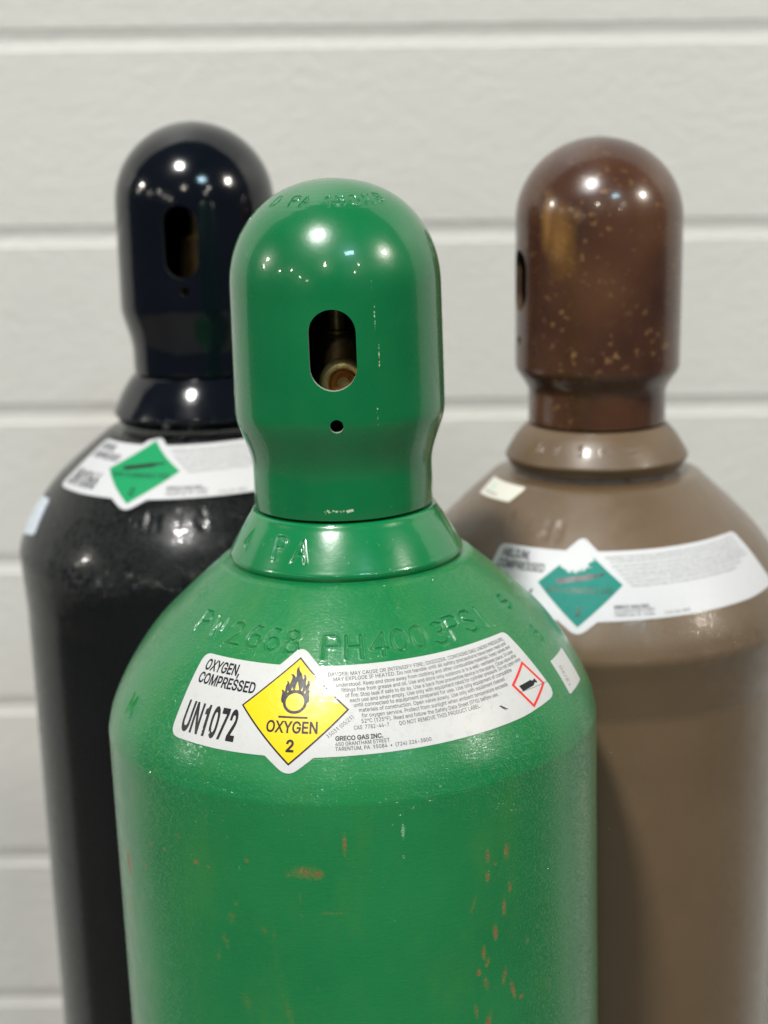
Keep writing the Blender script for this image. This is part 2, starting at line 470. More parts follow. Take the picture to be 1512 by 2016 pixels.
# ------------------------------------------------------------ flat print wrapped on a body
REF = .098
def to_surf(body, x, y, off):
    """label space (x mm round the body at radius REF, y = s in mm) -> local point"""
    ph = np.asarray(x) / 1000 / REF
    s = np.asarray(y) / 1000
    z, r, nz, nr = body.prof.at(s)
    r2, z2 = r + nr * off, z + nz * off
    return np.stack([r2 * np.sin(ph), -r2 * np.cos(ph), z2 + body.zc], -1)
def wrap_bm(name, bm, body, off, material, parent, cell=None, wear=None, thick=None, **props):
    """bm holds flat faces in label space (mm); cut them to a grid, bend them on the body"""
    if cell:
        xs = [v.co.x for v in bm.verts]
        ys = [v.co.y for v in bm.verts]
        for ax, lo, hi in ((0, min(xs), max(xs)), (1, min(ys), max(ys))):
            k = math.floor(lo / cell) + 1
            while k * cell < hi:
                co = (k * cell, 0, 0) if ax == 0 else (0, k * cell, 0)
                no = (1, 0, 0) if ax == 0 else (0, 1, 0)
                bmesh.ops.bisect_plane(bm, geom=bm.verts[:] + bm.edges[:] + bm.faces[:], dist=1e-4, plane_co=co, plane_no=no)
                k += 1
    bmesh.ops.triangulate(bm, faces=bm.faces[:])
    bm.verts.ensure_lookup_table()
    flat = np.array([v.co[:] for v in bm.verts])
    P = to_surf(body, flat[:, 0], flat[:, 1], off)
    for v, p in zip(bm.verts, P):
        v.co = p
    bm.normal_update()
    # faces must look outwards
    flip = [f for f in bm.faces if f.normal.dot(Vector((f.calc_center_median().x, f.calc_center_median().y, .02))) < 0]
    if flip:
        bmesh.ops.reverse_faces(bm, faces=flip)
    n0 = len(bm.verts)
    if thick:
        # a real edge: skirt from the boundary down to the body
        be = [e for e in bm.edges if e.is_boundary]
        for e in be:
            e.smooth = False
        low = {}
        idx = {v: i for i, v in enumerate(bm.verts)}
        for e in be:
            for v in e.verts:
                if v not in low:
                    i = idx[v]
                    low[v] = bm.verts.new(to_surf(body, flat[i, 0], flat[i, 1], off - thick))
        for e in be:
            a, b_ = e.verts
            try:
                bm.faces.new((a, b_, low[b_], low[a]))
            except ValueError:
                pass
    me = bpy.data.meshes.new(name)
    for f in bm.faces:
        f.smooth = True
    bm.to_mesh(me)
    bm.free()
    me.materials.append(material)
    a = me.attributes.new('wear', 'FLOAT', 'POINT')
    if wear:
        wv = np.zeros(len(me.vertices))
        for cx, cy, rx, ry, st in wear:
            wv[:n0] = np.maximum(wv[:n0], st * np.exp(-.7 * (((flat[:, 0] - cx) / rx) ** 2 + ((flat[:, 1] - cy) / ry) ** 2)))
        a.data.foreach_set('value', wv.astype(np.float32))
    return link(name, me, parent, **props)
def poly_bm(polys):
    bm = bmesh.new()
    for poly in polys:
        vs = [bm.verts.new((x, y, 0)) for x, y in poly]
        for t in tessellate_polygon([[Vector((x, y, 0)) for x, y in poly]]):
            try:
                bm.faces.new([vs[k] for k in t])
            except ValueError:
                pass
    return bm
def rounded(pts, rads, n=7):
    out = []
    k = len(pts)
    for i in range(k):
        p, a, b_ = Vector(pts[i]), Vector(pts[i - 1]), Vector(pts[(i + 1) % k])
        r_ = rads[i] if isinstance(rads, (list, tuple)) else rads
        if r_ <= 0:
            out.append(tuple(p))
            continue
        d1, d2 = (a - p).normalized(), (b_ - p).normalized()
        half = math.acos(max(-1, min(1, d1.dot(d2)))) / 2
        t = r_ / math.tan(half)
        t1, t2 = p + d1 * t, p + d2 * t
        for j in range(n + 1):
            u = j / n
            out.append(tuple(t1 * (1 - u) ** 2 + p * 2 * u * (1 - u) + t2 * u * u))
    return out
FONT = None
try:
    FONT = bpy.data.fonts.load(bpy.utils.resource_path('LOCAL') + '/datafiles/fonts/Inter.woff2')
except Exception:
    FONT = None
def outline(text):
    """unfilled outlines of a text: vertices and loops of indices"""
    cu_ = bpy.data.curves.new('text', 'FONT')
    cu_.body = text
    cu_.size = 1
    if FONT:
        cu_.font = FONT
    cu_.resolution_u = 3
    cu_.fill_mode = 'NONE'
    o = bpy.data.objects.new('text', cu_)
    COL.objects.link(o)
    dg = bpy.context.evaluated_depsgraph_get()
    me = bpy.data.meshes.new_from_object(o.evaluated_get(dg))
    co = np.array([v.co[:2] for v in me.vertices]) if me and len(me.vertices) else np.zeros((0, 2))
    nb = {}
    for e in (me.edges if me else ()):
        a, b_ = e.vertices
        nb.setdefault(a, []).append(b_)
        nb.setdefault(b_, []).append(a)
    loops, seen = [], set()
    for v in sorted(nb):
        if v in seen:
            continue
        lp, cur, prev = [], v, None
        while cur not in seen:
            seen.add(cur)
            lp.append(cur)
            nx = [k for k in sorted(nb[cur], key=lambda q: abs(q - cur - 1)) if k not in seen]
            if not nx:
                break
            cur = nx[0]
        if len(lp) > 2:
            loops.append(co[lp])
    bpy.data.objects.remove(o)
    bpy.data.curves.remove(cu_)
    if me:
        bpy.data.meshes.remove(me)
    return loops
_W, _G = {}, {}
def extent(text):
    if text not in _W:
        lp = outline(text)
        _W[text] = max(l[:, 0].max() for l in lp) - min(l[:, 0].min() for l in lp)
    return _W[text]
def glyph(ch, bold):
    key = (ch, bold)
    if key in _G:
        return _G[key]
    adv = extent('H' + ch + 'H') - extent('HH')
    loops = outline(ch) if ch != ' ' else []
    if ch == '1':                # plain grotesque one, without a foot
        hh = max(l[:, 1].max() for l in outline('H'))
        loops = [np.array([(.21, 0), (.30, 0), (.30, hh), (.235, hh), (.215, hh * .93), (.17, hh * .87), (.10, hh * .84), (.10, hh * .74), (.21, hh * .76)])]
        adv = .46
    if not loops:
        _G[key] = (np.zeros((0, 2)), [], adv)
        return _G[key]
    area = lambda l: .5 * float(np.sum(l[:, 0] * np.roll(l[:, 1], -1) - np.roll(l[:, 0], -1) * l[:, 1]))
    sgn = 1 if max((area(l) for l in loops), key=abs) > 0 else -1
    out = []
    for l in loops:
        keep = np.hypot(*(l - np.roll(l, 1, axis=0)).T) > 1e-5
        l = l[keep]
        if bold:
            d1 = l - np.roll(l, 1, axis=0)
            d2 = np.roll(l, -1, axis=0) - l
            d1 /= np.hypot(*d1.T)[:, None] + 1e-9
            d2 /= np.hypot(*d2.T)[:, None] + 1e-9
            n1 = np.stack([d1[:, 1], -d1[:, 0]], 1) * sgn
            n2 = np.stack([d2[:, 1], -d2[:, 0]], 1) * sgn
            n = n1 + n2
            ln = np.hypot(*n.T)[:, None] + 1e-9
            n = n / ln
            k = 1 / np.maximum((n * n1).sum(1), .45)
            l = l + n * bold * k[:, None]
        out.append(l)
    V = np.concatenate(out)
    E_, o0 = [], 0
    for l in out:
        m_ = len(l)
        E_ += [(o0 + i, o0 + (i + 1) % m_) for i in range(m_)]
        o0 += m_
    from mathutils.geometry import delaunay_2d_cdt
    vs, es, fs, *_ = delaunay_2d_cdt([Vector(v) for v in V.tolist()], E_, [], 0, 1e-6)
    P = np.array([v[:] for v in vs])
    A = np.concatenate(out)
    Bp = np.concatenate([np.roll(l, -1, axis=0) for l in out])
    tris = []
    for f in fs:
        c = P[list(f)].mean(0)
        up = (A[:, 1] <= c[1]) & (Bp[:, 1] > c[1])
        dn = (A[:, 1] > c[1]) & (Bp[:, 1] <= c[1])
        side = (Bp[:, 0] - A[:, 0]) * (c[1] - A[:, 1]) - (c[0] - A[:, 0]) * (Bp[:, 1] - A[:, 1])
        wn = int((up & (side > 0)).sum()) - int((dn & (side < 0)).sum())
        if wn * sgn > 0:
            tris.append(tuple(f))
    _G[key] = (P, tris, adv)
    return _G[key]
def curve_bm(text, bold=0.0):
    bm = bmesh.new()
    x, cos = 0.0, []
    for ch in text:
        P, tris, adv = glyph(ch, bold)
        if len(P):
            vs = [bm.verts.new((x + p[0], p[1], 0)) for p in P]
            used = set()
            for t in tris:
                try:
                    bm.faces.new([vs[k] for k in t])
                    used.update(t)
                except ValueError:
                    pass
            for k, v in enumerate(vs):
                if k not in used:
                    bm.verts.remove(v)
                else:
                    cos.append((x + P[k][0], P[k][1]))
        x += adv
    return bm, np.array(cos)
_H = None
def cap_height():
    global _H
    if _H is None:
        bm, co = curve_bm('H')
        bm.free()
        _H = co[:, 1].max() - co[:, 1].min()
    return _H
def text_bm(lines):
    """lines: (text, x0, y0, x1, y1, cap height mm, bold[, slant]) baseline from (x0,y0) to (x1,y1) in label mm (y grows downwards); joined in one flat bm"""
    out = bmesh.new()
    for ln in lines:
        text, x0, y0, x1, y1, h, bold = ln[:7]
        slant = ln[7] if len(ln) > 7 else 0
        bm, co = curve_bm(text, bold)
        lo, hi = co[:, 0].min(), co[:, 0].max()
        L = math.hypot(x1 - x0, y1 - y0)
        sx, sy = L / (hi - lo), h / cap_height()
        tx, ty = (x1 - x0) / L, (y1 - y0) / L
        for v in bm.verts:
            a = (v.co.x - lo) * sx
            u = v.co.y * sy
            a += u * slant
            v.co = Vector((x0 + a * tx + u * ty, y0 + a * ty - u * tx, 0))
        tmp = bpy.data.meshes.new('t')
        bm.to_mesh(tmp)
        bm.free()
        out.from_mesh(tmp)
        bpy.data.meshes.remove(tmp)
    return out
def X(deg):
    return R(deg) * REF * 1000

# ------------------------------------------------------------ the setting
def box_mesh(name, x0, x1, y0, y1, z0, z1, m_, chamf=None):
    V = np.array([(x, y, z) for z in (z0, z1) for y in (y0, y1) for x in (x0, x1)], float)
    q = np.array([(0, 1, 5, 4), (2, 6, 7, 3), (0, 4, 6, 2), (1, 3, 7, 5), (4, 5, 7, 6), (0, 2, 3, 1)])
    return np_mesh(name, V, q, m_, smooth=False)
floor = link('floor', np_mesh('floor', np.array([(-4, -4, 0), (4, -4, 0), (4, 4, 0), (-4, 4, 0)], float), np.array([(0, 1, 2, 3)]), M['floor'], smooth=False), kind='structure')
WY = 1.20
wall = link('wall', box_mesh('wall', -1.6, 4.0, WY + .012, WY + .08, -.06, 3.9, M['backing']), kind='structure')
wall.location = tf(0, 0, 0) * 0
wall_tilt = LEAN
# grooves: the measured heights (camera height = 0) of the dark lines, then repeated
G_T = [-.0712, .0493, .1641, .2653, .3666, .4794, .5887]
hs = [-WY * t for t in G_T]
top, bot = hs[0], hs[-1]
lines_z = sorted([top + .143 * k for k in range(1, 17)] + hs + [bot - .135 * k for k in range(1, 6)], reverse=True)
for k in range(len(lines_z) - 1):
    zt_, zb_ = lines_z[k], lines_z[k + 1]
    # profile in (y, z): top bevel catches light, bottom bevel lies in shade
    zt_ -= .0001
    c_t, c_b, dp = .0072, .0070, .0019
    prof = [(WY + dp, zt_), (WY + .0008, zt_ - c_t), (WY, zt_ - c_t - .0012), (WY, zb_ + c_b + .0008), (WY + .0006, zb_ + c_b), (WY + dp, zb_ + .0001), (WY + .011, zb_ + .0001), (WY + .011, zt_)]
    n = len(prof)
    V, F = [], []
    c_, s_ = math.cos(wall_tilt), math.sin(wall_tilt)
    for x in (-1.55, 3.95):
        for y, z in prof:
            V.append((x * c_ + z * s_, y, -x * s_ + z * c_ + H))
    quads = [(a, (a + 1) % n, n + (a + 1) % n, n + a) for a in range(n)]
    me = bpy.data.meshes.new('wall_panel')
    me.from_pydata(V, [], quads + [tuple(range(n))[::-1], tuple(range(n, 2 * n))])
    bm = bmesh.new(); bm.from_mesh(me); bmesh.ops.recalc_face_normals(bm, faces=bm.faces); bm.to_mesh(me); bm.free()
    me.materials.append(M['wall'])
    link('wall_panel', me, wall)

# ------------------------------------------------------------ gas cylinders
class Body:
    pass
def gas_cylinder(pos, dl, dims, mats, cols_fine, marks, label, group):
    """pos: crease centre in the measured frame; dims: profile numbers (m, measured from the crease up)"""
    B = Body()
    P = tf(*pos)
    lean = dl - LEAN
    # base on the floor
    ax = Vector((-math.sin(lean), 0, math.cos(lean)))
    length = P.z / ax.z
    base = P - ax * length
    root = bpy.data.objects.new('gas_cylinder', None)
    COL.objects.link(root)
    root.empty_display_size = .1
    root.location = (base.x, base.y, 0)
    root.rotation_euler = (0, -lean, 0)
    root['label'] = label
    root['category'] = 'gas cylinder'
    root['group'] = group
    B.root, B.zc = root, length
    d = dims
    Rb, k = d['R'], d['ss']
    w_ = Rb - .0583
    sh = catmull([.0740 * k, .0568 * k, .0427 * k, .0254 * k, .0104 * k, 0], [.0583, .0583 + .352 * w_, .0583 + .602 * w_, .0583 + .816 * w_, .0583 + .95 * w_, Rb], 16)
    low = [(-.012, d['Rb'] + (Rb - d['Rb']) * .6), (-.035, d['Rb']), (-.3, d['Rb']), (-length + .03, d['Rb']), (-length + .012, d['Rb'] - .004), (-length + .003, d['Rb'] - .014), (-length, d['Rb'] - .026)]
    B.prof = Profile(np.concatenate([[(.0756 * k, .045), (.0752 * k, .0525)], sh, low]), 2)
    # the shoulder goes on under the neck ring (drawn as its own profile start)
    s_end = B.prof.s[-1]
    rows = spaced([(float(B.prof.s[0]), marks['rows'][0][0], .003)] + marks['rows'] + [(marks['rows'][-1][1], .45, .02), (.45, s_end - .05, .1), (s_end - .05, s_end, .0035)])
    cols = np.radians(spaced(cols_fine))[:-1]
    segs = stamp_segments(marks.get('stamps', []))
    def disp(ph, s):
        o = stamp_depth(ph, s, segs)
        return o
    body = lathe_np('body', B.prof, rows, cols, mats['body'], disp,
                    {'rust': lambda ph, s: blobs(ph, s, marks.get('rust', []), Rb), 'scuff': lambda ph, s: blobs(ph, s, marks.get('scuff', []), Rb)},
                    rad=REF, dz=length, cap_top=True, cap_bottom=True)
    B.body = link('body', body, root)
    # neck ring: cone, rolled lower lip, shadow gap
    zr, rc, zc, rn = d['z3'], d['rc'], d['zc'], d['Rn']
    ring = [(zr + .0012, rn - .006), (zr + .0012, rn + .0004), (zr + .0006, rn + .0014)]
    for t in np.linspace(0, 1, 14)[1:-1]:
        ring.append((zr + (zc - zr) * t, rn + .0014 + (rc - rn - .0014) * (t ** d.get('cx', .90))))
    ring += [(zc + .0010, rc - .0005), (zc + .0002, rc - .0001), (zc - .0006, rc), (zc - .0014, rc - .0002), (zc - .0022, rc - .0007), (zc - .0030, rc - .0014), (zc - .0060, rc - .0030), (zc - .0070, rc - .0045), (zc - .0072, rc - .006), (zc - .0072, rn - .01)]
    rp = Profile(ring)
    rsegs = stamp_segments(marks.get('ring_stamps', []))
    rr = spaced([(0, .008, .0006), (.008, rp.s[-1], .00055)])
    cring = np.radians(spaced([(-180, -75, 3), (-75, -5, .4), (-5, 180, 3)]))[:-1]
    rg = lathe_np('neck_ring', rp, rr, cring, mats['ring'], lambda ph, s: stamp_depth(ph, s, rsegs, .0006, .0005, .0002),
                  {'wear': lambda ph, s: blobs(ph, s, marks.get('ring_wear', []), .05)}, dz=length)
    link('neck_ring', rg, root)
    return B
def valve_cap(B, d, mats, slots, holes, stamps, wear, edge_mat):
    """screw-on valve cap: a shell with long windows cut through and a vent hole"""
    t = np.linspace(0.02, np.pi / 2, 26)
    e_ = 2 / d.get('nd', 2.0)
    up = np.stack([d['zt'] - d['Hd'] * (1 - np.maximum(np.cos(t), 0) ** e_), d['Rc'] * np.sin(t) ** e_], 1)
    pts = [tuple(p) for p in up]
    pts.append((d['z1'], d['Rc2']))
    for u in np.linspace(0, 1, 20)[1:]:
        s_ = 1 - (1 - u ** 1.5) ** 2
        pts.append((d['z1'] + (d['z2'] - d['z1']) * u, d['Rc2'] + (d['Rn'] - d['Rc2']) * s_))
    pts.append((d['z3'] + .0032, d['Rn'] + .0001))
    pts.append((d['z3'] + .0026, d['Rn'] - .0001))
    outer = Profile(pts)
    th = .0034
    so = outer.s[-1]
    segs = stamp_segments(stamps)
    def disp(ph, s):
        return stamp_depth(ph, s, segs, .00034, .00038, .00010) + .00010 * np.sin(ph * 3 + s * 40)
    dome_s = outer.s[25]
    fine = bool(stamps)
    rows = spaced([(0, .021, .0014), (.021, .036, .00028 if fine else .0015), (.036, so, .0022)])
    cols = np.radians(spaced([(-180, -70, 2.0), (-70, 70, .55 if fine else 2.0), (70, 180, 2.0)]))[:-1]
    S, PH = np.meshgrid(rows, cols, indexing='ij')
    z, r, nz, nr = outer.at(S)
    dd = disp(PH, S)
    Vo = np.stack([(r + nr * dd) * np.sin(PH), -(r + nr * dd) * np.cos(PH), z + nz * dd + B.zc], -1)
    rows_i = spaced([(0, so, .0035)])
    cols_i = cols[::4]
    S2, PH2 = np.meshgrid(rows_i, cols_i, indexing='ij')
    z, r, nz, nr = outer.at(S2)
    rr = np.maximum(r - nr * th, .0004)
    Vi = np.stack([rr * np.sin(PH2), -rr * np.cos(PH2), z - nz * th + B.zc], -1)
    Vi[-1, :, 2] = Vo[-1, 0, 2]
    bm = bmesh.new()
    wl = bm.verts.layers.float.new('wear')
    wv = blobs(PH, S, wear, d['Rc'])
    def grid(V, W=None, inv=False):
        nr_, nc = V.shape[:2]
        vs = [[bm.verts.new(V[i, j]) for j in range(nc)] for i in range(nr_)]
        if W is not None:
            for i in range(nr_):
                for j in range(nc):
                    vs[i][j][wl] = float(W[i, j])
        for i in range(nr_ - 1):
            for j in range(nc):
                q = (vs[i][j], vs[i + 1][j], vs[i + 1][(j + 1) % nc], vs[i][(j + 1) % nc])
                bm.faces.new(q[::-1] if inv else q)
        bm.faces.new(vs[0][::-1] if inv else vs[0])
        return vs
    vo = grid(Vo, wv)
    vi = grid(Vi, inv=True)
    # rim ring between outer and inner edges
    no_, ni_ = len(vo[-1]), len(vi[-1])
    eo = [bm.edges.get((vo[-1][j], vo[-1][(j + 1) % no_])) for j in range(no_)]
    ei = [bm.edges.get((vi[-1][j], vi[-1][(j + 1) % ni_])) for j in range(ni_)]
    bmesh.ops.bridge_loops(bm, edges=eo + ei)
    bmesh.ops.recalc_face_normals(bm, faces=bm.faces)
    me = bpy.data.meshes.new('valve_cap')
    bm.to_mesh(me)
    bm.free()
    me.materials.append(mats['cap'])
    me.materials.append(edge_mat)
    cap = link('valve_cap', me, B.root)
    # cutters
    cb = bmesh.new()
    def prism(deg, zc, hw, hh, n=16):
        a = R(deg)
        c_, s_ = math.cos(a), math.sin(a)
        ring_ = []
        for i in range(n + 1):
            u = math.pi * i / n
            ring_.append((hw * math.cos(u), (hh - hw) + hw * math.sin(u)))
        for i in range(n + 1):
            u = math.pi + math.pi * i / n
            ring_.append((hw * math.cos(u), -(hh - hw) + hw * math.sin(u)))
        if hh <= hw + 1e-6:
            ring_ = [(hw * math.cos(2 * math.pi * i / (2 * n)), hw * math.sin(2 * math.pi * i / (2 * n))) for i in range(2 * n)]
        lo, hi = [], []
        for x, z_ in ring_:
            for L_, dist in ((lo, .022), (hi, .07)):
                L_.append(cb.verts.new((x * c_ + dist * s_, x * s_ - dist * c_, z_ + zc + B.zc)))
        m_ = len(ring_)
        for i in range(m_):
            cb.faces.new((lo[i], lo[(i + 1) % m_], hi[(i + 1) % m_], hi[i]))
        cb.faces.new(lo[::-1]); cb.faces.new(hi)
    for s_ in slots:
        prism(*s_)
    for h_ in holes:
        prism(*h_)
    bmesh.ops.recalc_face_normals(cb, faces=cb.faces)
    cm = bpy.data.meshes.new('cutter')
    cb.to_mesh(cm)
    cb.free()
    cm.materials.append(mats['cap'])
    cm.materials.append(edge_mat)
    for p in cm.polygons:
        p.material_index = 1
    co = bpy.data.objects.new('cutter', cm)
    COL.objects.link(co)
    co.parent = B.root
    mod = cap.modifiers.new('cut', 'BOOLEAN')
    mod.object = co
    mod.operation = 'DIFFERENCE'
    mod.solver = 'EXACT'
    dg = bpy.context.evaluated_depsgraph_get()
    dg.update()
    new = bpy.data.meshes.new_from_object(cap.evaluated_get(dg))
    cap.modifiers.clear()
    cap.data = new
    new.name = 'valve_cap'
    bpy.data.objects.remove(co)
    # soften the cut edge a little and set the shading
    bm = bmesh.new()
    bm.from_mesh(new)
    ed = [e for e in bm.edges if len(e.link_faces) == 2 and e.link_faces[0].material_index != e.link_faces[1].material_index]
    for f in bm.faces:
        f.smooth = True
    for e in ed:
        e.smooth = False
    for e in bm.edges:
        if len(e.link_faces) == 2 and e.calc_face_angle(0) > R(42):
            e.smooth = False
    bm.to_mesh(new)
    bm.free()
    return cap
def tube_mesh(name, prof, m_, axis='z', n=48):
    """small lathe: prof (t, r) along the axis"""
    bm = bmesh.new()
    rings_ = []
    for t, r_ in prof:
        ring_ = []
        for i in range(n):
            a = 2 * math.pi * i / n
            x, y = r_ * math.cos(a), r_ * math.sin(a)
            ring_.append(bm.verts.new((x, y, t) if axis == 'z' else (x, -t, y)))
        rings_.append(ring_)
    for a, b_ in zip(rings_[:-1], rings_[1:]):
        for i in range(n):
            bm.faces.new((a[i], a[(i + 1) % n], b_[(i + 1) % n], b_[i]))
    bm.faces.new(rings_[0]); bm.faces.new(rings_[-1])
    bmesh.ops.recalc_face_normals(bm, faces=bm.faces)
    for f in bm.faces:
        f.smooth = len(f.verts) == 4
    for e in bm.edges:
        if len(e.link_faces) == 2 and e.calc_face_angle(0) > R(35):
            e.smooth = False
    me = bpy.data.meshes.new(name)
    bm.to_mesh(me)
    bm.free()
    me.materials.append(m_)
    return me
def valve(B, d, turn=0.0, outlet_z=.1572, stem_z=.176, out_x=.0026):
    """brass valve under the cap: body, handle spindle on top, outlet with its plug towards the window"""
    z0 = d['z3'] - .004
    body = link('valve', tube_mesh('valve', [(z0, .012), (outlet_z - .016, .012), (outlet_z - .013, .0105), (stem_z - .008, .0105), (stem_z - .006, .0092), (stem_z, .0088)], M['dull_brass']), B.root)
    body.location = (0, 0, B.zc)
    st = link('spindle', tube_mesh('spindle', [(stem_z - .001, .0062), (stem_z + .0015, .0062), (stem_z + .002, .0036), (stem_z + .034, .0036), (stem_z + .0345, .012), (stem_z + .040, .012), (stem_z + .042, .010)], M['brass']), body)
    out = link('outlet', tube_mesh('outlet', [(.006, .0082), (.020, .0085), (.0205, .0106), (.0262, .0106), (.0278, .0098), (.0284, .0088), (.0284, .0072), (.0268, .0062), (.0240, .0060)], M['brass'], 'y'), body)
    out.location = (out_x, 0, outlet_z)
    out.rotation_euler = (0, 0, turn)
    pl = link('plug', tube_mesh('plug', [(.0070, .0059), (.0262, .0058), (.0266, .0050), (.0250, .0040), (.0244, .0026), (.0110, .0024)], M['bronze'], 'y'), body)
    pl.location = (out_x, 0, outlet_z)
    pl.rotation_euler = (0, 0, turn)
    return body

# ---------------- product label (shared layout; every number is mm in label space)
CXD = X(-12.5)
def diamond(c, cy, h):
    return [(c, cy - h), (c + h, cy), (c, cy + h), (c - h, cy)]
WARN = ["DANGER: MAY CAUSE OR INTENSIFY FIRE; OXIDIZER. CONTAINS GAS UNDER PRESSURE;",
        "MAY EXPLODE IF HEATED. Do not handle until all safety precautions have been read and",
        "understood. Keep and store away from clothing and other combustible materials. Keep valves and",
        "fittings free from grease and oil. Use and store only outdoors or in a well-ventilated place. In case",
        "of fire: Stop leak if safe to do so. Use a back flow preventive device in the piping. Close valve after",
        "each use and when empty. Use only with equipment rated for cylinder pressure. Do not open valve",
        "until connected to equipment prepared for use. Use only equipment of compatible",
        "materials of construction. Open valve slowly. Use only with equipment cleaned",
        "for oxygen service. Protect from sunlight when ambient temperature exceeds",
        "52\u00b0C (125\u00b0F). Read and follow the Safety Data Sheet (SDS) before use."]
WL = [(-4.39, 42.29), (-3.01, 44.39), (-2.2, 46.93), (-0.96, 49.17), (0.07, 51.44), (1.11, 53.59), (2.04, 55.62), (3.19, 57.84), (3.73, 60.11), (3.62, 62.41)]
WR = [(50.69, 39.5), (50.35, 41.76), (51.09, 43.87), (50.91, 46.22), (51.33, 48.49), (52.01, 50.63), (46.87, 53.3), (43.07, 55.8), (43.23, 58.29), (39.17, 60.98)]
WARN_INERT = ["WARNING: CONTAINS GAS UNDER PRESSURE; MAY EXPLODE IF HEATED. MAY DISPLACE",
              "OXYGEN AND CAUSE RAPID SUFFOCATION. Do not handle until all safety precautions have",
              "been read and understood. Use and store only outdoors or in a well-ventilated place. Use a",
              "back flow preventive device in the piping. Use only with equipment rated for cylinder pressure.",
              "Close valve after each use and when empty. Protect from sunlight when ambient temperature",
              "exceeds 52\u00b0C (125\u00b0F). Read and follow the Safety Data Sheet (SDS) before use.",
              "Use only equipment of compatible materials of construction. Open valve slowly.",
              "Keep away from heat. Do not open valve until connected to equipment."]
def product_label(B, dphi, ds, kind, wscale=1.0, slant=0.0):
    """dphi deg, ds mm shift of the whole print; wscale stretches it round narrower parts"""
    def q(x, y):
        xx = (x - CXD) * wscale + CXD + X(dphi)
        return (xx, y + ds + slant * (x - CXD))
    far = kind != 'oxygen'
    cy = 56.6
    drop = lambda a: -.035 * max(0, a + 8)          # the print climbs slightly towards its right end
    a0, a1 = -44.3, 57.6
    hd = 28.6
    xt = lambda y: hd - abs(y - cy)
    topy, boty = 37.7, 75.9
    pts, rad = [], []
    def add(x, y, r_=0):
        pts.append((x, y)); rad.append(r_)
    add(X(a0 + .6), topy - .3, 4.5)
    add(X(-30), topy - .2)
    add(CXD - xt(topy), topy, .8)
    add(CXD, cy - hd, 5.5)
    add(CXD + xt(topy), topy, .8)
    for a in (3, 12, 20, 28, 36, 44):
        add(X(a), topy + drop(a))
    add(X(53.3), 36.0, 4)
    add(X(58.3), 71.2 - .6, 5)
    for a in (44, 36, 28, 20, 12, 3):
        add(X(a), boty + drop(a) * 1.7)
    add(CXD + xt(boty), boty + .1, .8)
    add(CXD, cy + hd - 1.0, 5.5)
    add(CXD - xt(boty), boty + .2, .8)
    add(X(-30), boty + .1)
    add(X(a0 + 0.3), boty - .6, 5)
    outline = [q(*p) for p in rounded(pts, rad)]
    mt = M['label_far'] if far else M['label']
    props = {'label': {'oxygen': 'white oxygen label with yellow diamond and warning text', 'nitrogen': 'white label with green non-flammable gas diamond', 'helium': 'white label with teal non-flammable gas diamond, its top scraped white'}[kind]}
    L = wrap_bm('product_label', poly_bm([outline]), B, .00024, mt, B.root, cell=2.0, thick=.0003, **props)
    T = lambda lines: text_bm([(t, *q(x0, y0), *q(x1, y1), h, b_, *rest) for t, x0, y0, x1, y1, h, b_, *rest in lines])
    o1, o2, o3, o4 = .00029, .00033, .00037, .00040
    name, un, gas = {'oxygen': ('OXYGEN,', 'UN1072', 'OXYGEN'), 'nitrogen': ('NITROGEN,', 'UN1066', 'NON-FLAMMABLE GAS'), 'helium': ('HELIUM,', 'UN1046', 'NON-FLAMMABLE GAS')}[kind]
    if not far:
        dw = [(CXD + 10.0, 45.3, 3.4, 2.2, .76), (CXD + 13.6, 49.0, 3.4, 2.2, .74), (CXD + 17, 52.6, 2.8, 1.6, .64), (CXD + 12, 53, 7, 5, .34)]
        wrap_bm('diamond_border', poly_bm([diamond(CXD, cy, 22.9)]), B, o1, M['ink'], L, cell=3, wear=[(CXD + 10.5, 44.5, 6, 4, .66), (CXD + 15, 49.8, 5, 4, .62)])
        wrap_bm('diamond', poly_bm([diamond(CXD, cy, 21.9)]), B, o2, M['yellow'], L, cell=1.6, wear=dw)
        fl = [(-15.21, 54.33), (-15.74, 53.81), (-15.96, 52.39), (-15.94, 51.22), (-15.88, 49.8), (-16.21, 48.45), (-15.59, 48.75), (-15.3, 49.28), (-15.24, 48.56), (-15.24, 46.96), (-14.98, 45.88), (-14.94, 45.17), (-15.26, 44.74), (-14.86, 44.64), (-14.5, 45.25), (-14.33, 46.15), (-14.06, 45.06), (-13.82, 43.12), (-14.02, 42.22), (-14.5, 41.62), (-13.71, 41.59), (-13.15, 42.47), (-12.94, 43.05), (-12.79, 42.27), (-13.0, 40.32), (-12.95, 39.07), (-12.35, 37.85), (-12.37, 39.02), (-11.97, 40.25), (-11.38, 41.44), (-11.04, 43.24), (-10.8, 43.81), (-10.69, 42.89), (-10.85, 41.72), (-10.58, 41.55), (-10.09, 42.43), (-9.99, 43.78), (-10.06, 45.26), (-9.96, 46.73), (-9.69, 45.56), (-9.58, 44.53), (-9.48, 43.91), (-9.08, 44.66), (-8.95, 46.14), (-9.14, 47.31), (-9.15, 48.47), (-8.67, 48.68), (-8.94, 49.17), (-9.01, 50.18), (-8.81, 51.62), (-8.82, 53.03), (-9.2, 53.91), (-9.73, 51.93), (-10.43, 50.08), (-11.55, 48.99), (-12.82, 48.64), (-14.01, 49.33), (-14.69, 50.55), (-15.04, 52.28)]
        fl = [(X(a), s_) for a, s_ in fl]
        fw_ = [(X(-9.6), 46, 2.2, 3.5, .36)]
        cxc, cyc = X(-12.33), 53.5
        ring_ = []
        n = 48
        bm = bmesh.new()
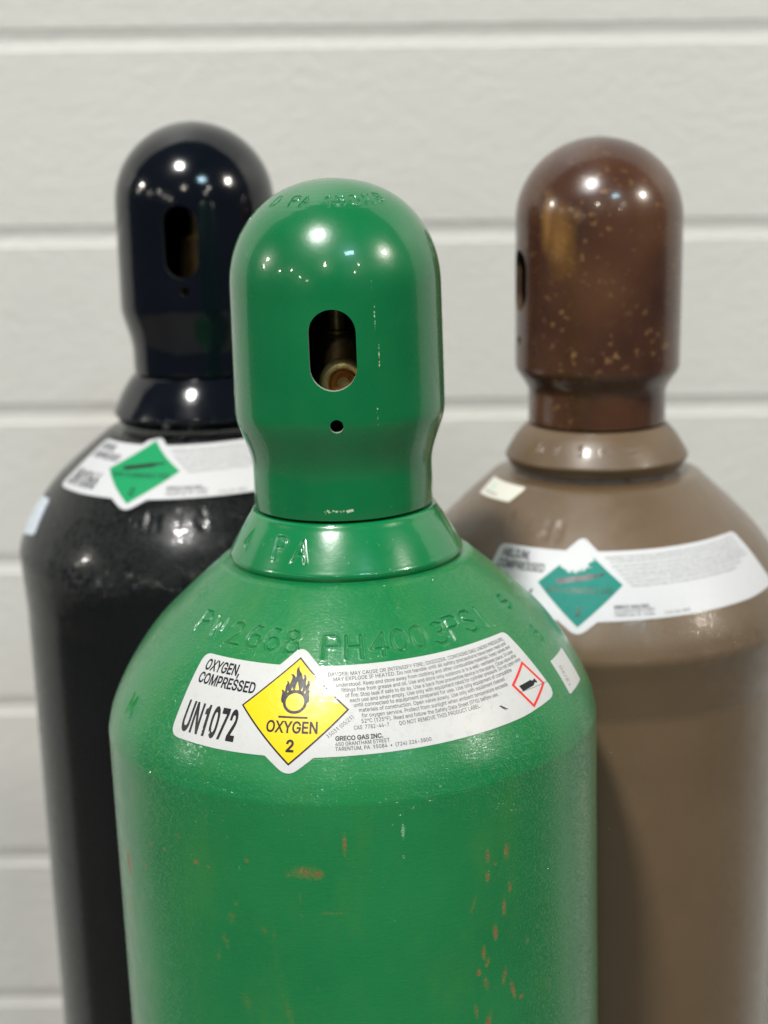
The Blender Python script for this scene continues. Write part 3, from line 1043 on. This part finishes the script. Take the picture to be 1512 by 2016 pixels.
        vi = [bm.verts.new((cxc + 3.95 * math.cos(2 * math.pi * i / n), cyc + 3.75 * math.sin(2 * math.pi * i / n), 0)) for i in range(n)]
        vo = [bm.verts.new((cxc + 5.15 * math.cos(2 * math.pi * i / n), cyc + 4.95 * math.sin(2 * math.pi * i / n), 0)) for i in range(n)]
        for i in range(n):
            bm.faces.new((vi[i], vi[(i + 1) % n], vo[(i + 1) % n], vo[i]))
        wrap_bm('circle_emblem', bm, B, o3 + .00003, M['ink'], L)
        bm = poly_bm([fl])
        wrap_bm('flame_emblem', bm, B, o3, M['ink'], L, cell=1.5, wear=fw_)
        gaps = [[(-12.2, 44.65), (-11.69, 48.42), (-12.65, 48.48), (-12.57, 46.45)], [(-13.49, 47.26), (-13.11, 48.37), (-13.66, 48.72)], [(-14.52, 48.66), (-14.27, 49.35), (-14.58, 49.8)], [(-10.82, 47.06), (-10.71, 48.66), (-11.1, 48.85)], [(-9.94, 48.33), (-10.02, 49.94), (-10.35, 49.54)]]
        wrap_bm('flame_gap', poly_bm([[(X(a), s_) for a, s_ in g_] for g_ in gaps]), B, o4, M['yellow'], L, cell=1.5, kind='stuff')
        wrap_bm('emblem_bar', poly_bm([[(X(-15.95), 59.5), (X(-8.9), 59.5), (X(-8.9), 60.35), (X(-15.95), 60.35)]]), B, o3, M['ink'], L, cell=3)
        wrap_bm('diamond_text', T([(gas, X(-18.5), 66.3, X(-6.4), 66.25, 4.6, .022)]), B, o3, M['ink'], L, cell=3)
        wrap_bm('class_number', T([('2', X(-13.35), 73.9, X(-11.55), 73.9, 4.6, .03)]), B, o3, M['ink'], L, cell=3)
        wrap_bm('gas_name', T([(name, X(-41.2), 44.7, X(-29.2), 44.7, 4.75, .022), ('COMPRESSED', X(-41.6), 50.6, X(-23.4), 51.2, 4.5, .022)]), B, o1, M['ink'], L, cell=3)
        wrap_bm('un_number', T([(un, X(-41.5), 71.5, X(-26.0), 71.7, 12.1, .026)]), B, o1, M['ink'], L, cell=1.1, wear=[(X(-35.2), 70.0, 1.6, 3.4, .56), (X(-32.6), 70.2, 1.2, 2.4, .50), (X(-37.4), 69.5, 1.0, 3, .52)])
        ls = []
        for i, t in enumerate(WARN):
            ls.append((t, X(WL[i][0]), WL[i][1], X(WR[i][0]), WR[i][1], 1.62, .004))
        ls.append(('CAS  7782-44-7', X(1.81), 64.98, X(9.84), 64.6, 1.62, .004))
        ls.append(('DO NOT REMOVE THIS PRODUCT LABEL.', X(12.26), 64.6, X(33.04), 63.5, 1.62, .004))
        wrap_bm('warning_text', T(ls), B, o1, M['ink_soft'], L, wear=[(X(-3), 42, 7, 1.8, .52), (X(-2), 45, 4, 1.5, .45), (X(31.5), 61.3, 3, 1.2, .5)])
        wrap_bm('supplier_text', T([('GRECO GAS INC.', X(-2.39), 69.2, X(8.22), 68.84, 1.75, .03), ('450 GRANTHAM STREET', X(-2.39), 71.35, X(9.54), 70.78, 1.5, .006),
                                    ('TARENTUM, PA  15084  \u2022  (724) 226-3800', X(-2.4), 73.3, X(18.87), 72.57, 1.5, .006)]), B, o1, M['ink_soft'], L)
        wrap_bm('print_code', T([('15031 (05/21)', X(-3.9), 68.2, X(1.9), 60.1, 1.6, .0)]), B, o1, M['ink_soft'], L)
        rd = [(44.4, 58.7), (52.1, 51.0), (56.1, 64.0), (48.3, 71.2)]
        ro = [(X(a), s_) for a, s_ in rd]
        cxr, cyr = sum(p[0] for p in ro) / 4, sum(p[1] for p in ro) / 4
        ri = [(cxr + (x - cxr) * .84, cyr + (y - cyr) * .84) for x, y in ro]
        bm = bmesh.new()
        a_ = [bm.verts.new((x, y, 0)) for x, y in ro]; b__ = [bm.verts.new((x, y, 0)) for x, y in ri]
        for i in range(4):
            bm.faces.new((a_[i], a_[(i + 1) % 4], b__[(i + 1) % 4], b__[i]))
        wrap_bm('red_diamond', bm, B, o1, M['red'], L, cell=2)
        x0, x1, yy = X(46.9), X(53.4), 61.6
        def tl(t, v):
            return (x0 + (x1 - x0) * t + v * .3, yy - 1.6 * t * .3 + v)
        wrap_bm('cylinder_emblem', poly_bm([[tl(0, -1.35), tl(.72, -1.35), tl(.82, -.6), tl(.9, -.6), tl(.9, -.95), tl(1, -.95), tl(1, .95), tl(.9, .95), tl(.9, .6), tl(.82, .6), tl(.72, 1.35), tl(0, 1.35)]]), B, o1, M['ink'], L, cell=1.2)
        # a crease line and two scuffs on the paper
        wrap_bm('scuff_mark', poly_bm([[(X(45.6), 62.7), (X(57.3), 63.9), (X(57.3), 64.1), (X(45.6), 62.85)], [(X(38), 65.3), (X(38.6), 65.1), (X(40.4), 67.6), (X(40.0), 67.5)], [(X(38.4), 66), (X(39.2), 66.4), (X(39.8), 68)]]), B, o1 + .00001, M['ink_soft'], L, cell=1.5, kind='stuff')
    else:
        g = M['hazard_green'] if kind == 'nitrogen' else M['hazard_teal']
        wr = None
        if kind == 'helium':
            wr = [(q(CXD - 3, 41)[0], q(CXD, 40.5)[1], 8.5, 7.5, 1.3), (q(CXD - 8, 44)[0], q(CXD, 44)[1], 5, 4, 1.0)]
        wrap_bm('diamond', poly_bm([[q(*p) for p in diamond(CXD, cy, 22.5)]]), B, o2, g, L, cell=1.6, wear=wr)
        def tl(t, v):
            return q(CXD - 12 + 25 * t, 55.3 - 4.5 * t + v)
        wrap_bm('cylinder_emblem', poly_bm([[tl(0, -1.5), tl(.7, -1.5), tl(.82, -.7), tl(1, -.6), tl(1, .6), tl(.82, .7), tl(.7, 1.5), tl(0, 1.5), tl(-.03, 0)]]), B, o3, M['ink'], L, cell=3)
        wrap_bm('diamond_text', T([(gas, CXD - 17, 61.3, CXD + 17, 61.3, 3.1, .02)]), B, o3, M['ink_green'], L, cell=3)
        wrap_bm('class_number', T([('2', X(-13.35), 73.4, X(-11.55), 73.4, 4.6, .03)]), B, o3, M['ink_green'], L, cell=3)
        wrap_bm('gas_name', T([(name, X(-41.2), 44.7, X(-30.5), 44.7, 4.6, .02), ('COMPRESSED', X(-41.6), 50.8, X(-24.4), 51.1, 4.4, .02)]), B, o1, M['ink'], L, cell=3)
        wrap_bm('un_number', T([(un, X(-41.5), 71.5, X(-26.5), 71.7, 10.5, .026)]), B, o1, M['ink'], L, cell=3)
        ls = []
        for i, t in enumerate(WARN_INERT):
            ls.append((t, X(WL[i][0]), WL[i][1], X(WR[i][0]), WR[i][1], 1.6, .002))
        wrap_bm('warning_text', T(ls), B, o1, M['ink_pale'], L)
        wrap_bm('supplier_text', T([('GRECO GAS INC.', X(-2.39), 69.2, X(8.22), 68.84, 1.75, .03), ('450 GRANTHAM STREET', X(-2.39), 71.35, X(9.54), 70.78, 1.5, .006),
                                    ('TARENTUM, PA  15084', X(-2.4), 73.3, X(9.2), 72.9, 1.5, .006), ('(724) 226-3800', X(12.2), 73.0, X(20), 72.6, 1.5, .004)]), B, o1, M['ink_soft'], L)
    return L
def sticker(B, corners, m_, name='sticker', prints=(), rad=.8, **props):
    pts = [(X(a), s_) for a, s_ in corners]
    L = wrap_bm(name, poly_bm([rounded(pts, rad, 4)]), B, .0002, m_, B.root, cell=2, thick=.0003, **props)
    for nm, bm, mm in prints:
        wrap_bm(nm, bm, B, .00026, mm, L, cell=2)
    return L

# ================================================================= green oxygen cylinder
D_G = dict(R=.1143, Rb=.1143, ss=1.0, z3=.0968, zc=.0779, rc=.0537, Rn=.0408, zt=.2442, Hd=.0470, Rc=.0471, Rc2=.0475, z1=.1425, z2=.1165, nd=2.12)
def word(chars, height, rad, ws=1.0):
    return [(c, a, s_ / 1000, height / 1000, ws, rad, R(t)) for c, a, s_, t in chars]
st = word([('P', -55.5, 30.2, 3), ('W', -47.5, 30.4, 2), ('2', -39.0, 31.4, 3), ('6', -31.4, 31.5, 3), ('6', -25.0, 31.7, 2), ('8', -18.6, 31.9, 0),
           ('P', -6.2, 34.0, 0), ('H', .6, 34.2, 0), ('4', 8.0, 33.4, -4), ('0', 14.6, 33.0, 0), ('0', 21.0, 32.8, 2), ('3', 28.0, 32.6, -4), ('P', 34.2, 31.7, 2), ('S', 40.8, 31.0, 0), ('I', 48.4, 31.2, 2)], 10.6, .0775, 1.0)
st += word([('S', 65.5, 29.5, 20), ('5', 66.0, 49.5, 12)], 8, .08)
st += word([('M', -66, 77, -4)], 9, .1)
marks = dict(
    rows=[(0, .018, .0012), (.018, .0365, .00028), (.0365, .066, .0011), (.066, .080, .0009), (.080, .26, .0010)],
    stamps=st,
    ring_stamps=word([('P', -38, 23.5, 4), ('A', -26, 24.0, -2), ('4', -66, 23.5, 6)], 9.5, .047),
    ring_wear=[(-36, 20, 2.4, 3, .52), (-22, 21, 2.2, 3, .50), (-64, 22, 2.4, 3, .56), (10, 13, 3, 1, .5), (-28, 26, 8, 1, .5), (-1, 8.8, 4, .8, .42), (6, 9.2, 2, .7, .40), (15, 10, 1.4, .8, .4), (-30, 9, 1.4, .6, .36)],
    rust=[(-9.5, 124.7, 6.5, 3.0, .62), (-7.0, 125.2, 3, 2.4, .70), (-13, 126, 2.2, 1.8, .45), (-53.4, 140.4, 1.0, 1.2, .75), (-35, 127.5, 1.6, 1.2, .8), (-31.7, 128, 1.5, .9, .7), (-45, 127, 1.0, .9, .75), (-50, 128, 1.0, 1.2, .7),
          (-22.1, 121.7, 1.1, 1.0, .75), (-1.1, 112.3, .9, 5.0, .72), (-2.6, 113.5, 1, 1, .3),
          (29.6, 126.5, 1.1, 3.4, .72), (29.4, 135.7, 1.0, 2.6, .82), (31.5, 131, 1, 1, .66), (34.4, 127, 1.6, 4.0, .66), (35.1, 143.8, 1.0, 3.0, .66), (33.5, 152.1, 1.2, 4.0, .74), (31.1, 162.3, 1.3, 3.6, .84), (28.1, 170, 1.1, 3.4, .78),
          (29.0, 174.8, 1.0, 2.6, .76, -.3), (26.8, 178.2, 1.2, 1.6, .88), (28.5, 184, 1.4, 3.8, .60, .2), (33.3, 183.9, 1.3, 4.2, .70, -.2), (35.5, 191.9, 1.3, 4.4, .76, .25), (37.9, 196.9, 1.6, 1.1, .8), (28.7, 203.9, 1.6, 5.5, .78, -.25), (26, 196, 1.2, 4, .6, .1),
          (25.8, 147, 1.0, 5.0, .50, -.3), (-62.9, 146, 4.0, 8, .74), (-64, 172, 4, 26, .42), (-57, 110, 4, 8, .40), (-25.3, 142, 1.4, 1.4, .5), (-26.5, 149, 2.6, 3.4, .44), (-28.5, 160, 1.6, 4.6, .45, .3), (-30.5, 168, 1.4, 3.6, .46), (-19, 152, 1.8, 1.6, .45), (-4.6, 142.5, 6, .9, .48, 0),
          (-10.8, 136, .8, 3.4, .42), (-10.8, 144, .8, 2.2, .42), (-14.5, 189, 1.6, 8, .42, .2), (-24, 187, 3.2, 5, .38, .3), (64.6, 128, .9, 7, .55), (57.9, 159, 2.8, .8, .5, -2), (40, 172, 2, 3, .42), (47, 200, 2, 4, .40), (-52, 108, 2, 1, .3), (-40, 118, 1.3, 1.8, .5), (-47, 96, 1, 1, .6)],
    scuff=[(10.9, 108.0, 1.5, 6.0, .66), (10.9, 119.5, 1.4, 1.6, .62), (13.5, 117, 1.5, 1.0, .3), (-14, 142, 3, 1.4, .36), (-22, 158, 6, 7, .30), (-29, 148, 1, 3, .36), (36.5, 146, 2.5, 3, .36), (-16, 164, 5, 5, .27), (21, 112, 2, 1, .35), (-18, 176, 10, 8, .2), (-35, 175, 10, 10, .2), (12, 165, 14, 10, .15)],
)
for _ in range(46):      # small random knocks and light scratches all round
    marks['scuff'].append((rng.uniform(-75, 75), rng.uniform(96, 205), rng.uniform(.3, .8), rng.uniform(.5, 5), rng.uniform(.40, .60), rng.uniform(-.5, .5)))
for _ in range(26):
    marks['rust'].append((rng.uniform(-75, 75), rng.uniform(92, 205), rng.uniform(.4, .8), rng.uniform(.4, .9), rng.uniform(.42, .66)))
G = gas_cylinder((-.01591, .68898, -.25467), .02269, D_G, dict(body=M['green_body'], ring=M['green_ring']),
                 [(-180, -78, 2.5), (-78, 78, .30), (78, 180, 2.5)], marks,
                 'glossy green oxygen cylinder in front with yellow diamond label', 'three compressed gas cylinders')
cap_st = [('D', -57, .0323, .0062, 1.1, .0305, R(4)), ('P', -34.5, .0325, .0064, 1.1, .0305, R(4)), ('A', -24.5, .0328, .0064, 1.1, .0305, 0),
          ('1', -4.0, .0335, .0066, 1.0, .0305, 0), ('5', 5.0, .0336, .0066, 1.0, .0305, 0), ('0', 16.5, .0333, .0066, 1.1, .0305, R(-2)), ('K', 30, .0326, .0062, 1.0, .0305, R(-4)), ('B', 43, .0318, .0060, 1.0, .0305, R(-6))]
valve_cap(G, D_G, dict(cap=M['green_cap']), [(-1.0, .1742, .0100, .0172)], [(-.5, .1420, .0029, .0029)], cap_st,
          [(21.5, 84, .62, 9, .66), (23.2, 100, .55, 11, .66), (20.5, 70, .6, 6, .58), (21, 124, .8, 9, .58), (-2, 114.5, 2.6, 1.6, .56), (12, 140, 2, .9, .5), (-1.5, 115.5, 3, 2, .34), (-1.5, 113, 9, 1.2, .28), (-13.5, 98, .7, 10, .30),
           (-2, 168.6, 10, 1.3, .74), (-38, 168.6, 4, 1.2, .68), (5, 168, 3, 1.8, .80), (-8, 168.4, 3, 1.6, .76), (32, 168.8, 6, 1.1, .72), (9, 142, 5, 1.6, .22), (-70, 140, 1.6, 16, .5), (-75, 60, 1.2, 8, .36)], M['raw_steel'])
valve(G, D_G)
product_label(G, 0, 0, 'oxygen')
sticker(G, [(64.2, 58.0), (75.8, 58.2), (75.2, 74.8), (64.6, 75.0)], M['label'], rad=.5,
        prints=[('date_print', text_bm([('12/20', X(67.4), 72.5, X(67.9), 62.5, 2.2, 0)]), M['ink_pale'])], label='small white sticker with faint print at the shoulder edge')

# ================================================================= black nitrogen cylinder
D_K = dict(R=.1155, Rb=.1135, ss=.93, z3=.0998, zc=.0798, rc=.0545, Rn=.0408, zt=.2437, Hd=.0456, Rc=.0458, Rc2=.0462, cx=.78, z1=.1400, z2=.1135)
mk = dict(rows=[(0, .10, .0025), (.10, .26, .003)],
          rust=[(-40, 118, 3, 4, .5), (-30, 150, 4, 3, .42), (-45, 160, 3, 3, .44), (-52, 205, 3, 4, .5)],
          scuff=[(-26, 56, 4, 2, .4), (-18, 57, 1.6, 4, .72), (-40, 60, 8, 6, .25), (-30, 110, 3, 3, .4), (-46, 176, 3, 2, .4)],
          ring_wear=[(-8, 25, 6, 1, .3)],
          stamps=word([('4', -24, 58, 0), ('M', -14, 58, 0), ('1', -5, 58, 0), ('8', 2, 58, 0)], 8, .1))
K = gas_cylinder((-.10300, .90489, -.22478), .0197, D_K, dict(body=M['black_body'], ring=M['black_cap']),
                 [(-180, -80, 5), (-80, 60, 1.0), (60, 180, 5)], mk,
                 'glossy black nitrogen cylinder behind on the left with a green diamond label', 'three compressed gas cylinders')
valve_cap(K, D_K, dict(cap=M['black_cap']), [(-5, .1780, .0098, .0200)], [(-3.5, .1510, .0026, .0026)], [],
          [(-6, 113.5, 3.4, 2.4, .5), (-11, 124, 2, 1.6, .45), (-7, 108, 10, 1.2, .3)], M['raw_black'])
valve(K, D_K, .35, .155, .178, .003)
product_label(K, -10.9, -34.5, 'nitrogen', 1.32, -.018)
sticker(K, [(-92, 57), (-66, 52), (-62, 74), (-84, 82)], M['bluewhite'], rad=3, label='pale blue round-cornered sticker at the left shoulder')

# ================================================================= brown helium cylinder
D_B = dict(R=.1143, Rb=.1055, ss=1.048, z3=.1045, zc=.0884, rc=.0513, Rn=.0382, zt=.2624, Hd=.0438, Rc=.0457, Rc2=.0456, cx=.72, z1=.1380, z2=.1235)
mb = dict(rows=[(0, .10, .0025), (.10, .26, .003)],
          rust=[(10, 118, 2, 2, .5), (20, 126, 4, 1.5, .5)],
          scuff=[(30, 104, 3, 1.5, .5), (20, 96, 5, 1.6, .42), (28, 112, 2, 2, .45), (12, 205, 1.6, 2, .6), (20, 262, 12, 1.6, .5), (18, 195, 3, 3, .35)],
          ring_wear=[(-40, 20, 2, 2, .5), (-25, 22, 4, 1.6, .46), (-10, 22, 3, 1.6, .46), (20, 20, 2.4, 3, .44), (-55, 20, 2, 2, .5), (40, 22, 2, 1, .5)],
          stamps=word([('1', -47, 27, 0), ('4', -38, 29, 0), ('2', -29, 30, 0), ('8', -24, 30, 0)], 8, .08),
          ring_stamps=word([('M', -50, 20, 0), ('1', -37, 20.5, 0), ('1', -20, 20, 0), ('H', -4, 20.5, 0), ('M', 14, 20.5, 0)], 5, .047))
Bn = gas_cylinder((.1215, .85766, -.25525), .00738, D_B, dict(body=M['brown_body'], ring=M['brown_ring']),
                  [(-180, -80, 5), (-80, 80, 1.0), (80, 180, 5)], mb,
                  'brown helium cylinder behind on the right with maroon cap and teal diamond label', 'three compressed gas cylinders')
valve_cap(Bn, D_B, dict(cap=M['brown_cap']), [(-78, .1865, .0100, .0165)], [(-78, .1535, .0026, .0026)], [],
          [(-34, 80, 9, 22, .62), (-44, 70, 4, 18, .66), (-22, 66, 4, 6, .40), (-36, 92, 4, 14, .45), (30, 60, 6, 10, .30), (50, 88, 5, 20, .24), (-10, 150, 5, 4, .3)], M['raw_brown'])
valve(Bn, D_B, -1.36, .168, .188, 0)
product_label(Bn, .1, -.3, 'helium', .985)
sticker(Bn, [(-82, .6), (-47, .8), (-52, 12.2), (-79, 13.2)], M['cream'], rad=1.6,
        prints=[('mint_emblem', poly_bm([[(X(-72) + 3.2 * math.cos(a * math.pi / 8), 5.8 + 2.6 * math.sin(a * math.pi / 8)) for a in range(16)]]), M['mint']),
                ('print_line', poly_bm([[(X(-76), 9.6), (X(-63), 9.4), (X(-63), 10.2), (X(-76), 10.4)]]), M['ink_pale'])], label='small cream inspection sticker beside the neck ring')
